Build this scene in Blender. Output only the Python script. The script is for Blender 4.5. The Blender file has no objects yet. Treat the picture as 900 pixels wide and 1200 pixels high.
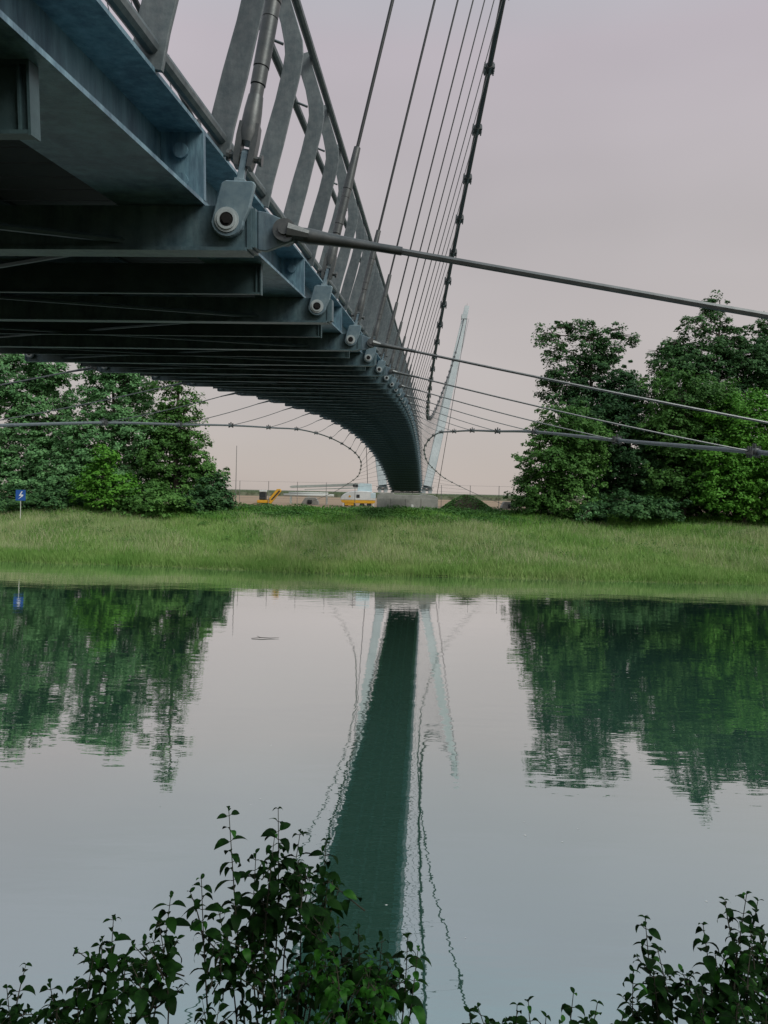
import bpy, math, random
import numpy as np
from mathutils import Vector, Matrix

random.seed(7)
rng = np.random.default_rng(11)
S = bpy.context.scene
COL = S.collection
R = math.radians
H = 8.039          # height of the eye above the water

# ------------------------------------------------------------------ camera
cd = bpy.data.cameras.new('camera')
cam = bpy.data.objects.new('camera', cd); COL.objects.link(cam)
cam.matrix_world = Matrix.Translation((0, 0, H)) @ Matrix.Rotation(R(90), 4, 'X') @ Matrix.Rotation(0.02129, 4, 'Z')
cd.sensor_width = 36; cd.sensor_fit = 'AUTO'; cd.lens = 27
cd.shift_x = -0.0004; cd.shift_y = -0.0192
cd.clip_start = 0.05; cd.clip_end = 9000
S.camera = cam
S.render.resolution_x = 768; S.render.resolution_y = 1024

# ------------------------------------------------------------------ world, sun, exposure
w = bpy.data.worlds.new("World"); S.world = w; w.use_nodes = True
wn = w.node_tree.nodes; wl = w.node_tree.links; wn.clear()
sky = wn.new('ShaderNodeTexSky'); sky.sky_type = 'NISHITA'; sky.sun_disc = False
sky.sun_elevation = R(38); sky.sun_rotation = R(132)
b1 = wn.new('ShaderNodeBackground'); b1.inputs[1].default_value = 0.06
wl.new(sky.outputs[0], b1.inputs[0])
tc = wn.new('ShaderNodeTexCoord'); sp = wn.new('ShaderNodeSeparateXYZ'); wl.new(tc.outputs['Generated'], sp.inputs[0])
ramp = wn.new('ShaderNodeValToRGB'); wl.new(sp.outputs[2], ramp.inputs[0])
cr = ramp.color_ramp
cr.elements[0].position = 0.0; cr.elements[0].color = (0.53, 0.465, 0.43, 1)
cr.elements[1].position = 1.0; cr.elements[1].color = (0.50, 0.58, 0.66, 1)
for p_, c_ in ((0.12, (0.53, 0.48, 0.46, 1)), (0.32, (0.50, 0.462, 0.465, 1)), (0.5, (0.54, 0.49, 0.53, 1)), (0.62, (0.50, 0.56, 0.61, 1))):
    e = cr.elements.new(p_); e.color = c_
cn = wn.new('ShaderNodeTexNoise'); cn.inputs['Scale'].default_value = 1.6; cn.inputs['Detail'].default_value = 3
cm = wn.new('ShaderNodeMapping'); cm.inputs['Scale'].default_value = (1, 1, 2.5)
wl.new(tc.outputs['Generated'], cm.inputs[0]); wl.new(cm.outputs[0], cn.inputs[0])
cr2 = wn.new('ShaderNodeMapRange'); cr2.inputs[1].default_value = .3; cr2.inputs[2].default_value = .7
cr2.inputs[3].default_value = .90; cr2.inputs[4].default_value = 1.10
wl.new(cn.outputs[0], cr2.inputs[0])
vm = wn.new('ShaderNodeVectorMath'); vm.operation = 'SCALE'
wl.new(ramp.outputs[0], vm.inputs[0]); wl.new(cr2.outputs[0], vm.inputs[3])
b2 = wn.new('ShaderNodeBackground'); wl.new(vm.outputs[0], b2.inputs[0]); b2.inputs[1].default_value = 1.0
mx = wn.new('ShaderNodeMixShader'); mx.inputs[0].default_value = 0.9
wl.new(b1.outputs[0], mx.inputs[1]); wl.new(b2.outputs[0], mx.inputs[2])
wo = wn.new('ShaderNodeOutputWorld'); wl.new(mx.outputs[0], wo.inputs[0])

sd = bpy.data.lights.new('sun', 'SUN'); sd.energy = 2.2; sd.angle = R(30); sd.color = (1, .96, .88)
sun = bpy.data.objects.new('sun', sd); COL.objects.link(sun)
sun.rotation_euler = (R(90 - 38), 0, R(48))
S.view_settings.view_transform = 'Standard'; S.view_settings.look = 'None'
S.view_settings.exposure = 0.0; S.view_settings.gamma = 1.0
S.cycles.caustics_reflective = False

# ------------------------------------------------------------------ materials
M = {}
def mat(name, col, rough=.6, metal=0.0, var=.0, scale=5.0, col2=None, bump=0.0, bscale=None, stretch=(1, 1, 1), spec=.5, detail=5, coord='Object', stain=0):
    m = bpy.data.materials.new(name); m.use_nodes = True; nt = m.node_tree; n = nt.nodes; l = nt.links
    b = n['Principled BSDF']; b.inputs['Roughness'].default_value = rough; b.inputs['Metallic'].default_value = metal
    b.inputs['Specular IOR Level'].default_value = spec
    b.inputs['Base Color'].default_value = (*col, 1)
    if var or col2 or bump:
        t = n.new('ShaderNodeTexCoord'); mp = n.new('ShaderNodeMapping'); mp.inputs['Scale'].default_value = stretch
        l.new(t.outputs[coord], mp.inputs[0])
        nz = n.new('ShaderNodeTexNoise'); nz.inputs['Scale'].default_value = scale; nz.inputs['Detail'].default_value = detail
        nz.inputs['Roughness'].default_value = .65
        l.new(mp.outputs[0], nz.inputs[0])
        rp = n.new('ShaderNodeValToRGB'); l.new(nz.outputs[0], rp.inputs[0])
        c2 = col2 or tuple(min(1, v * (1 + var)) for v in col)
        c1 = col if col2 else tuple(v * (1 - var) for v in col)
        rp.color_ramp.elements[0].position = .33; rp.color_ramp.elements[0].color = (*c1, 1)
        rp.color_ramp.elements[1].position = .67; rp.color_ramp.elements[1].color = (*c2, 1)
        out = rp.outputs[0]
        if stain:
            ns = n.new('ShaderNodeTexNoise'); ns.inputs['Scale'].default_value = 3.2; ns.inputs['Detail'].default_value = 8; ns.inputs['Roughness'].default_value = .75
            ms_ = n.new('ShaderNodeMapping'); ms_.inputs['Scale'].default_value = (2.6, 2.6, .55); l.new(t.outputs['Object'], ms_.inputs[0]); l.new(ms_.outputs[0], ns.inputs[0])
            rs = n.new('ShaderNodeValToRGB'); l.new(ns.outputs[0], rs.inputs[0])
            rs.color_ramp.elements[0].position = .40; rs.color_ramp.elements[0].color = (1 - stain, 1 - stain, 1 - stain * .9, 1)
            rs.color_ramp.elements[1].position = .56; rs.color_ramp.elements[1].color = (1, 1, 1, 1)
            e = rs.color_ramp.elements.new(.68); e.color = (1, 1, 1, 1); e = rs.color_ramp.elements.new(.72); e.color = (1 + stain * .8, 1 + stain * .75, 1 + stain * .7, 1)
            mm = n.new('ShaderNodeMixRGB'); mm.blend_type = 'MULTIPLY'; mm.inputs[0].default_value = 1; l.new(out, mm.inputs[1]); l.new(rs.outputs[0], mm.inputs[2]); out = mm.outputs[0]
        l.new(out, b.inputs['Base Color'])
        if bump:
            nb = n.new('ShaderNodeTexNoise'); nb.inputs['Scale'].default_value = bscale or scale * 4; nb.inputs['Detail'].default_value = 4
            l.new(mp.outputs[0], nb.inputs[0])
            bp = n.new('ShaderNodeBump'); bp.inputs['Strength'].default_value = bump; bp.inputs['Distance'].default_value = .02
            l.new(nb.outputs[0], bp.inputs['Height']); l.new(bp.outputs[0], b.inputs['Normal'])
    M[name] = m
    return m
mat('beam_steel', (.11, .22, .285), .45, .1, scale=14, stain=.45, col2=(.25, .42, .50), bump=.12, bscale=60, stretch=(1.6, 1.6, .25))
mat('cross_steel_shaded', (.03, .062, .072), .5, .1, scale=6, col2=(.07, .125, .135), bump=.08, bscale=50)  # beam steel darkened: the shade under the deck is put into the colour
mat('node_steel_shaded', (.065, .13, .16), .45, .1, stain=.4, scale=10, col2=(.15, .235, .26), bump=.06, bscale=50)  # between beam and cross steel, toned down to paint in under-deck shade
mat('rail_steel', (.12, .16, .175), .45, .2, stain=.25, scale=30, col2=(.20, .24, .25), bump=.06, bscale=160)
mat('socket_steel', (.07, .085, .09), .42, .5, scale=14, col2=(.13, .14, .14), bump=.03, bscale=90)
mat('lug_steel', (.14, .22, .27), .42, .1, stain=.35, scale=16, col2=(.24, .33, .37), bump=.03, bscale=90)
mat('cable_steel', (.035, .04, .043), .45, .5, scale=20, col2=(.06, .068, .07))
mat('tie_steel', (.10, .115, .12), .4, .4, scale=20, col2=(.15, .165, .17))
mat('washer_steel', (.62, .70, .72), .35, .3, scale=30, col2=(.45, .53, .55))
mat('dark_hole', (.008, .008, .008), .9)
mat('deck_board', (.03, .04, .038), .8, scale=3, col2=(.055, .065, .06))
mat('pylon_paint', (.35, .41, .42), .6, scale=.6, col2=(.46, .52, .53), stain=.2, stretch=(1, 1, .4))
mat('concrete', (.24, .25, .23), .85, scale=1.2, col2=(.34, .345, .32), bump=.4, bscale=8)
mat('soil', (.11, .075, .045), .95, scale=.5, col2=(.26, .19, .12), bump=.6, bscale=3)
mat('mound_soil', (.05, .045, .03), .95, scale=1.5, col2=(.09, .075, .05), bump=.8, bscale=5)
mat('ploughed', (.27, .19, .125), .95, scale=.05, col2=(.36, .27, .18), stretch=(1, 6, 1))
mat('crop', (.15, .18, .125), .9, scale=.03, col2=(.19, .22, .155), stretch=(1, 5, 1))
mat('bank_ground', (.12, .19, .05), .95, scale=.4, col2=(.2, .26, .09))
mat('near_ground', (.035, .045, .02), .95, scale=2, col2=(.06, .055, .03))
mat('bark', (.06, .05, .04), .9, scale=3, col2=(.1, .085, .07), bump=.6)
mat('twig', (.012, .016, .008), .85, scale=30, col2=(.03, .028, .016))
mat('crane_white', (.72, .76, .76), .4, scale=2, col2=(.62, .66, .67))
mat('crane_cyan', (.5, .66, .72), .4, scale=2, col2=(.58, .74, .8))
mat('crane_yellow', (.75, .42, .03), .45, scale=2, col2=(.65, .35, .03))
mat('machine_dark', (.025, .03, .035), .5)
mat('boom_grey', (.33, .38, .36), .5, scale=2, col2=(.42, .46, .44))
mat('sign_blue', (.012, .09, .36), .5)
mat('sign_white', (.75, .78, .8), .5)
mat('fence_wire', (.2, .2, .2), .6)
mat('foam', (.8, .82, .82), .6)
mat('pipe_white', (.6, .63, .6), .6)

def leafmat(name, c1, c2, c3=None, trans=.25, rough=.6, pos=.08, spec=.3):
    m = bpy.data.materials.new(name); m.use_nodes = True; nt = m.node_tree; n = nt.nodes; l = nt.links
    b = n['Principled BSDF']; b.inputs['Roughness'].default_value = rough; b.inputs['Specular IOR Level'].default_value = spec
    g = n.new('ShaderNodeNewGeometry'); rp = n.new('ShaderNodeValToRGB')
    t = n.new('ShaderNodeTexCoord'); nz = n.new('ShaderNodeTexNoise'); nz.inputs['Scale'].default_value = pos; nz.inputs['Detail'].default_value = 3
    l.new(t.outputs['Object'], nz.inputs[0])
    ma = n.new('ShaderNodeMath'); ma.operation = 'MULTIPLY_ADD'; ma.inputs[1].default_value = .45
    l.new(g.outputs['Random Per Island'], ma.inputs[0])
    mb = n.new('ShaderNodeMath'); mb.operation = 'MULTIPLY_ADD'; mb.inputs[1].default_value = 1.5; mb.inputs[2].default_value = -.48
    l.new(nz.outputs[0], mb.inputs[0]); l.new(mb.outputs[0], ma.inputs[2])
    l.new(ma.outputs[0], rp.inputs[0])
    rp.color_ramp.elements[0].color = (*c1, 1); rp.color_ramp.elements[0].position = .05
    rp.color_ramp.elements[1].color = (*(c3 or c2), 1); rp.color_ramp.elements[1].position = .95
    if c3:
        e = rp.color_ramp.elements.new(.5); e.color = (*c2, 1)
    l.new(rp.outputs[0], b.inputs['Base Color'])
    if trans:
        tr = n.new('ShaderNodeBsdfTranslucent'); l.new(rp.outputs[0], tr.inputs[0])
        ms = n.new('ShaderNodeMixShader'); ms.inputs[0].default_value = trans
        l.new(b.outputs[0], ms.inputs[1]); l.new(tr.outputs[0], ms.inputs[2])
        l.new(ms.outputs[0], n['Material Output'].inputs[0])
    M[name] = m; return m
leafmat('leaf_mid', (.045, .125, .03), (.085, .22, .045), (.14, .31, .07))
leafmat('leaf_dark', (.028, .08, .036), (.055, .15, .05), (.095, .215, .065))
leafmat('leaf_bright', (.06, .20, .022), (.11, .32, .035), (.17, .42, .06))
leafmat('leaf_pale', (.10, .25, .10), (.16, .36, .14), (.24, .46, .19))  # pale foliage, lightened further to put mist into the left bank trees
leafmat('grass_blade', (.14, .31, .06), (.24, .41, .11), (.40, .48, .21), pos=.12, trans=.25)
leafmat('grass_green', (.11, .30, .04), (.18, .42, .06), (.27, .52, .10), pos=.2, trans=.25)
leafmat('grass_seed', (.29, .38, .17), (.40, .46, .25), (.52, .50, .33), pos=.15, trans=.15)
leafmat('crop_leaf', (.10, .15, .08), (.14, .19, .11), (.2, .24, .15), pos=.1)
leafmat('weed_leaf', (.05, .15, .03), (.09, .23, .05), (.13, .30, .07), pos=.3)
leafmat('dogwood_backlit', (.003, .011, .003), (.006, .024, .005), (.014, .055, .008), pos=2.5, trans=.1, rough=.6, spec=.05)  # near-black base colour paints the leaves as backlit silhouettes
leafmat('dogwood_green', (.008, .042, .005), (.018, .09, .009), (.04, .16, .015), pos=2.5, trans=.25, rough=.5, spec=.15)  # brighter copy of the leaf colour, painted as front-lit

# water
def water_mat():
    m = bpy.data.materials.new('river_water'); m.use_nodes = True; nt = m.node_tree; n = nt.nodes; l = nt.links; n.clear()
    t = n.new('ShaderNodeTexCoord')
    def nz(scale, st, det):
        mp = n.new('ShaderNodeMapping'); mp.inputs['Scale'].default_value = st; l.new(t.outputs['Object'], mp.inputs[0])
        z = n.new('ShaderNodeTexNoise'); z.inputs['Scale'].default_value = scale; z.inputs['Detail'].default_value = det
        l.new(mp.outputs[0], z.inputs[0]); return z
    a = nz(1.0, (.45, 1.5, 1), 3); b = nz(.25, (.5, 1.3, 1), 2)
    ad = n.new('ShaderNodeMath'); ad.operation = 'MULTIPLY_ADD'; ad.inputs[1].default_value = 2.0
    l.new(b.outputs[0], ad.inputs[0]); l.new(a.outputs[0], ad.inputs[2])
    pt = nz(.035, (.35, 1.6, 1), 3); pr = n.new('ShaderNodeMapRange'); pr.inputs[1].default_value = .35; pr.inputs[2].default_value = .68; pr.inputs[3].default_value = .0045; pr.inputs[4].default_value = .009
    l.new(pt.outputs[0], pr.inputs[0])
    bp = n.new('ShaderNodeBump'); bp.inputs['Strength'].default_value = 1.0; bp.inputs['Distance'].default_value = .0075
    l.new(ad.outputs[0], bp.inputs['Height']); l.new(pr.outputs[0], bp.inputs['Distance'])
    body = n.new('ShaderNodeBsdfDiffuse')
    c = nz(.06, (.5, 1.2, 1), 3); rp = n.new('ShaderNodeValToRGB'); l.new(c.outputs[0], rp.inputs[0])
    rp.color_ramp.elements[0].position = .3; rp.color_ramp.elements[0].color = (.055, .15, .11, 1)
    rp.color_ramp.elements[1].position = .7; rp.color_ramp.elements[1].color = (.065, .175, .13, 1)
    l.new(rp.outputs[0], body.inputs[0])
    gl = n.new('ShaderNodeBsdfGlossy'); gl.inputs['Roughness'].default_value = .012; gc = n.new('ShaderNodeMixRGB'); gc.inputs[1].default_value = (.74, .88, .92, 1); gc.inputs[2].default_value = (1, .995, .985, 1); l.new(gc.outputs[0], gl.inputs['Color'])
    l.new(bp.outputs[0], gl.inputs['Normal'])
    fr = n.new('ShaderNodeFresnel'); fr.inputs['IOR'].default_value = 3.4
    mr = n.new('ShaderNodeMapRange'); mr.inputs[1].default_value = .3; mr.inputs[2].default_value = .44; mr.inputs[3].default_value = .66; mr.inputs[4].default_value = .93
    l.new(fr.outputs[0], mr.inputs[0]); m2_ = n.new('ShaderNodeMapRange'); m2_.inputs[1].default_value = .306; m2_.inputs[2].default_value = .345; l.new(fr.outputs[0], m2_.inputs[0]); l.new(m2_.outputs[0], gc.inputs[0])
    ms = n.new('ShaderNodeMixShader'); l.new(mr.outputs[0], ms.inputs[0]); l.new(body.outputs[0], ms.inputs[1]); l.new(gl.outputs[0], ms.inputs[2])
    o = n.new('ShaderNodeOutputMaterial'); l.new(ms.outputs[0], o.inputs[0])
    M['water'] = m
water_mat()

# ------------------------------------------------------------------ mesh helpers
class MB:
    def __init__(s): s.v = []; s.f = []
    def add(s, vs, fs):
        o = len(s.v); s.v += [tuple(p) for p in vs]; s.f += [tuple(i + o for i in f) for f in fs]; return s
    def box(s, x0, x1, y0, y1, z0, z1):
        return s.add([(x0, y0, z0), (x1, y0, z0), (x1, y1, z0), (x0, y1, z0), (x0, y0, z1), (x1, y0, z1), (x1, y1, z1), (x0, y1, z1)],
              [(3, 2, 1, 0), (4, 5, 6, 7), (0, 1, 5, 4), (1, 2, 6, 5), (2, 3, 7, 6), (3, 0, 4, 7)])
    def prism(s, poly, y0, y1):       # polygon in x,z extruded along y
        n = len(poly)
        vs = [(x, y0, z) for x, z in poly] + [(x, y1, z) for x, z in poly]
        return s.add(vs, [tuple(range(n)), tuple(range(2 * n - 1, n - 1, -1))] + [(i, i + n, (i + 1) % n + n, (i + 1) % n) for i in range(n)])
    def prismx(s, poly, x0, x1):      # polygon in y,z extruded along x
        n = len(poly)
        vs = [(x0, y, z) for y, z in poly] + [(x1, y, z) for y, z in poly]
        return s.add(vs, [tuple(range(n)), tuple(range(2 * n - 1, n - 1, -1))] + [(i, i + n, (i + 1) % n + n, (i + 1) % n) for i in range(n)])
    def tube(s, pts, rad, seg=8, cap=True):
        pts = [Vector(p) for p in pts]
        if not hasattr(rad, '__len__'): rad = [rad] * len(pts)
        rings = []
        up = Vector((0, 0, 1))
        prev = None
        for i, p in enumerate(pts):
            d = (pts[min(i + 1, len(pts) - 1)] - pts[max(i - 1, 0)])
            if d.length < 1e-9: d = Vector((0, 0, 1))
            d.normalize()
            if prev is None:
                ref = up if abs(d.z) < .9 else Vector((1, 0, 0))
                a = d.cross(ref).normalized()
            else:
                a = (prev - d * prev.dot(d)).normalized()
            prev = a; b = d.cross(a)
            rings.append([p + (a * math.cos(2 * math.pi * k / seg) + b * math.sin(2 * math.pi * k / seg)) * rad[i] for k in range(seg)])
        vs = [q for r_ in rings for q in r_]; fs = []
        for i in range(len(pts) - 1):
            for k in range(seg):
                k2 = (k + 1) % seg
                fs.append((i * seg + k, i * seg + k2, (i + 1) * seg + k2, (i + 1) * seg + k))
        if cap:
            fs.append(tuple(range(seg - 1, -1, -1))); fs.append(tuple((len(pts) - 1) * seg + k for k in range(seg)))
        return s.add(vs, fs)
    def disc_y(s, cx, cz, r, y0, y1, seg=20, hole=0.0):
        P = [(cx + math.cos(2 * math.pi * k / seg) * r, cz + math.sin(2 * math.pi * k / seg) * r) for k in range(seg)]
        if not hole: return s.prism(P, y0, y1)
        Q = [(cx + math.cos(2 * math.pi * k / seg) * hole, cz + math.sin(2 * math.pi * k / seg) * hole) for k in range(seg)]
        vs = [(x, y0, z) for x, z in P] + [(x, y0, z) for x, z in Q] + [(x, y1, z) for x, z in P] + [(x, y1, z) for x, z in Q]
        fs = []
        for k in range(seg):
            j = (k + 1) % seg
            fs += [(k, j, seg + j, seg + k), (2 * seg + j, 2 * seg + k, 3 * seg + k, 3 * seg + j), (k, 2 * seg + k, 2 * seg + j, j), (seg + j, 3 * seg + j, 3 * seg + k, seg + k)]
        return s.add(vs, fs)
    def mesh(s, name, m, smooth=False, bevel=0):
        me = bpy.data.meshes.new(name); me.from_pydata(s.v, [], s.f); me.materials.append(M[m])
        if smooth:
            me.polygons.foreach_set('use_smooth', [len(p.vertices) <= 4 for p in me.polygons])
        me.update()
        import bmesh
        bm = bmesh.new(); bm.from_mesh(me)
        bmesh.ops.recalc_face_normals(bm, faces=bm.faces)
        if bevel:
            bmesh.ops.remove_doubles(bm, verts=bm.verts, dist=1e-5)
            es = [e for e in bm.edges if len(e.link_faces) == 2 and e.calc_face_angle() > .5]
            bmesh.ops.bevel(bm, geom=es, offset=bevel, segments=1, affect='EDGES')
        for e in bm.edges:
            if len(e.link_faces) == 2: e.smooth = e.calc_face_angle() < .6
        bm.to_mesh(me); bm.free()
        return me

def link(name, me, parent=None, mtx=None, kind=None, label=None):
    o = bpy.data.objects.new(name, me); COL.objects.link(o)
    if parent is not None: o.parent = parent
    if mtx is not None: o.matrix_basis = mtx
    if kind: o['kind'] = kind
    if label: o['label'] = label
    return o
def tag(o, label, cat, group=None):
    o['label'] = label; o['category'] = cat
    if group: o['group'] = group
    return o
def empty(name, loc=(0, 0, 0), rz=0):
    o = bpy.data.objects.new(name, None); COL.objects.link(o); o.location = loc; o.rotation_euler = (0, 0, rz); return o
def npmesh(name, V, F, m, smooth=False):
    """V (n,3), F (m,k) arrays"""
    me = bpy.data.meshes.new(name); k = F.shape[1]
    me.vertices.add(len(V)); me.vertices.foreach_set('co', V.astype(np.float32).ravel())
    me.loops.add(F.size); me.loops.foreach_set('vertex_index', F.astype(np.int32).ravel())
    me.polygons.add(len(F)); me.polygons.foreach_set('loop_start', np.arange(0, F.size, k, dtype=np.int32))
    if smooth: me.polygons.foreach_set('use_smooth', np.ones(len(F), bool))
    me.materials.append(M[m]); me.update(calc_edges=True); me.validate()
    return me

# ------------------------------------------------------------------ geometry of the bridge line (metres, +y across the river)
def zn(D): return .626614 + .115397 * D - 8.41231e-4 * D * D - 2.67767e-6 * D ** 3 + H if D < 108 else zn(107.99)
def xn(D): return -.691875 + .0494414 * D + 4.98959e-5 * D * D
D0, LB = 2.683, 2.2136
K0, K1 = -3, 47
def ND(k): return D0 + LB * k
def frame(D, D2=None):
    if D2 is None: p = Vector((xn(D), D, zn(D))); t = Vector((xn(D + .5) - xn(D - .5), 1, zn(D + .5) - zn(D - .5))).normalized()
    else:
        p = Vector((xn(D), D, zn(D))); q = Vector((xn(D2), D2, zn(D2))); t = (q - p).normalized()
    n = Vector((t.y, -t.x, 0)).normalized(); u = n.cross(t)
    m = Matrix(((n.x, t.x, u.x, p.x), (n.y, t.y, u.y, p.y), (n.z, t.z, u.z, p.z), (0, 0, 0, 1)))
    return m
def bp(D, o, t): return frame(D) @ Vector((o, 0, t))
WD = 4.2
PYT = {1: Vector((12.87, 126, 30.7 + H)), -1: Vector((-4.35, 126, 30.7 + H))}
ATT = {1: Vector((12.35, 125.0, 28.6 + H)), -1: Vector((-3.85, 125.0, 28.6 + H))}
def cable_z(D):
    q = lambda d: 5.956 + .0048164 * (d - 56.85) ** 2 * (1 + .2269 * (d - 56.85) / 50) + H
    return q(D)
def main_pt(D, side):
    if D <= 100:
        z = cable_z(D); off = .37 * min(1, max(0, D / 18)) + .2107 * (z - zn(D))
        if side > 0: return Vector((xn(D) + off, D, z))
        return Vector((xn(D) - WD - off, D, z))
    a = main_pt(100, side); b = ATT[side]; f = (D - 100) / 25.0
    p = a.lerp(b, f); p.z -= 1.1 * f * (1 - f) * 1.2
    return p
# wind cable: offset from the deck edge and height, by distance
WT = [(-18, 19.5, -.9), (-8, 14.2, -.75), (2.7, 9.2, -.35), (7.1, 7.2, .2), (11.5, 5.66, .72), (16, 4.69, 1.19), (20.4, 3.63, 1.69), (24.8, 3.05, 2.05), (29.2, 2.5, 2.42),
      (34.5, 1.88, 2.79), (39, 1.42, 3.09), (46, .95, 3.25), (54, .62, 3.15), (62, .66, 3.0), (69, .93, 2.7), (78, 1.75, 2.25), (87, 2.9, 1.7), (97, 5.2, .85), (108, 8.3, -.2), (125, 14.1, -1.85)]
def wind_pt(D, side):
    T = WT; i = 0
    while i < len(T) - 2 and T[i + 1][0] < D: i += 1
    def g(j): return T[max(0, min(len(T) - 1, j))]
    a, b = T[i], T[i + 1]; u = (D - a[0]) / (b[0] - a[0]); r = []
    for c in (1, 2):
        ma = (b[c] - g(i - 1)[c]) / (b[0] - g(i - 1)[0]) * (b[0] - a[0]); mb = (g(i + 2)[c] - a[c]) / (g(i + 2)[0] - a[0]) * (b[0] - a[0])
        r.append((2 * u ** 3 - 3 * u * u + 1) * a[c] + (u ** 3 - 2 * u * u + u) * ma + (-2 * u ** 3 + 3 * u * u) * b[c] + (u ** 3 - u * u) * mb)
    off, z = r
    return Vector((xn(D) + off if side > 0 else xn(D) - WD - off, D, z + H))

# ================================================================== SETTING
def prof(D):
    P = [(-400, 6.5), (-3, 6.4), (1.3, 6.3), (10.6, -.25), (14, -2.2), (60, -2.6), (66.5, -.8), (68.6, -.02), (69.2, .22), (80, 1.75), (92, 3.4), (104, 5.0), (108, 5.42), (116, 5.6), (6000, 5.6)]
    return np.interp(D, [p[0] for p in P], [p[1] for p in P])
def bumps(x, y):
    return .12 * np.sin(x * .31 + 1.3 * np.sin(y * .2)) * np.sin(y * .37 + x * .11) + .07 * np.sin(x * .9 + y * .7)
def shore(x):      # where the water meets the far bank; the left end lies farther away
    return 74.3 - np.where(x < 0, .15, .035) * np.clip(x, -70, 70) + .35 * np.sin(x * .21) + .2 * np.sin(x * .83 + 1)
def warp(x, y): return np.where((y < 105) & (y > 45), 105 - (105 - y) * 36.4 / (105 - shore(x)), y)
def unwarp(x, y): return np.where(y < 105, 105 - (105 - y) * (105 - shore(x)) / 36.4, y)
def ground(x, y):
    return prof(warp(x, y)) + bumps(x, y) * np.clip((warp(x, y) - 68) / 4, 0, 1) * np.clip((140 - y) / 20, 0, 1)
xs = np.concatenate([[-5000, -1500, -600, -300, -160], np.arange(-100, 101, 2.0), [160, 300, 600, 1500, 5000]])
ys = np.concatenate([[-400, -100, -30, -10, -5, -3, -1], np.arange(0, 15, 1.0), [20, 40, 58, 62, 64], np.arange(66, 122, 1.0), [130, 145, 180, 250, 400, 800, 2000, 6000]])
def grid(name, xs, ys, zf, m):
    X, Y = np.meshgrid(xs, ys); V = np.stack([X, Y, zf(X, Y)], -1).reshape(-1, 3)
    nx, ny = len(xs), len(ys); i = np.arange(nx - 1)[None, :] + nx * np.arange(ny - 1)[:, None]
    F = np.stack([i, i + 1, i + nx + 1, i + nx], -1).reshape(-1, 4)
    return npmesh(name, V, F, m, True)
yb = ys[ys >= 40]; ya = ys[ys <= 40]
link('far_bank_ground', grid('far_bank_ground', xs, yb, ground, 'bank_ground'), kind='structure')
link('near_bank_ground', grid('near_bank_ground', xs, ya, ground, 'near_ground'), kind='structure')
link('river_water', grid('river_water', np.array([-5000., -300, 0, 300, 5000]), np.array([3., 30, 60, 92]), lambda x, y: x * 0, 'water'), kind='structure')
link('ploughed_field', grid('ploughed_field', np.linspace(-900, 900, 60), np.array([109., 118, 128, 145, 180, 230, 300]), lambda x, y: ground(x, y) + .05 + .1 * (y > 111) * (y < 299), 'ploughed'), kind='structure')
crop = MB(); crop.box(-5000, 5000, 300, 5900, 5.2, 7.0); link('crop_field', crop.mesh('crop_field', 'crop'), kind='structure')
# ragged top edge of the crop
def crop_tufts():
    n = 16000
    x = rng.uniform(-170, 170, n); y = rng.uniform(299, 330, n); hgt = rng.uniform(.2, .9, n); wd = rng.uniform(.3, .8, n)
    V = np.zeros((n, 3, 3)); V[:, 0] = np.stack([x - wd, y, 6.6 + 0 * x], -1); V[:, 1] = np.stack([x + wd, y, 6.6 + 0 * x], -1)
    V[:, 2] = np.stack([x + rng.normal(0, .2, n), y, 7.0 + hgt], -1)
    return npmesh('crop_tufts', V.reshape(-1, 3), np.arange(n * 3).reshape(-1, 3), 'crop_leaf')
link('crop_tufts', crop_tufts(), kind='stuff')

# ================================================================== FOOTBRIDGE
bridge = tag(empty('footbridge'), 'arched steel footbridge crossing the river on hangers from two side cables', 'bridge')
EYE = Matrix.Identity(4)
mirror = Matrix.Diagonal((-1, 1, 1, 1))
# edge beam, one per bay: wide flanged section
def beam_mesh(c, wd, t0, t1, fl, web, m, name, lip=0):
    b = MB(); L = LB
    b.box(c - wd / 2, c + wd / 2, 0, L, t0, t0 + fl); b.box(c - wd / 2, c + wd / 2, 0, L, t1 - fl, t1)
    b.box(c - web / 2, c + web / 2, .001, L - .001, t0 + fl, t1 - fl)
    return b.mesh(name, m)
me_edge = beam_mesh(-.245, .31, .061, .312, .013, .012, 'beam_steel', 'edge_beam')
me_string = beam_mesh(0, .12, .061, .30, .01, .009, 'cross_steel_shaded', 'stringer')
def nodes_of(k): return ND(k), ND(k + 1)
for k in range(K0, K1):
    a, b_ = nodes_of(k); f = frame(a, b_); ln = math.dist((xn(a), a, zn(a)), (xn(b_), b_, zn(b_))) / LB
    sc = Matrix.Diagonal((1, ln, 1, 1))
    link('edge_beam', me_edge, bridge, f @ sc)
    link('edge_beam', me_edge, bridge, f @ Matrix.Translation((-WD, 0, 0)) @ mirror @ sc)
    for o in (-1.35, -2.1, -2.85):
        link('stringer', me_string, bridge, f @ Matrix.Translation((o, 0, 0)) @ sc)
# end plates with bolts at each node
ep = MB(); ep.box(-.238, -.088, -.014, .014, .074, .299); me_plate = ep.mesh('splice_plate', 'beam_steel')
bo = MB()
bo.disc_y(-.165, 0, .026, -.030, -.0145, 14)
me_bolts = bo.mesh('bolt', 'beam_steel')
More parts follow.
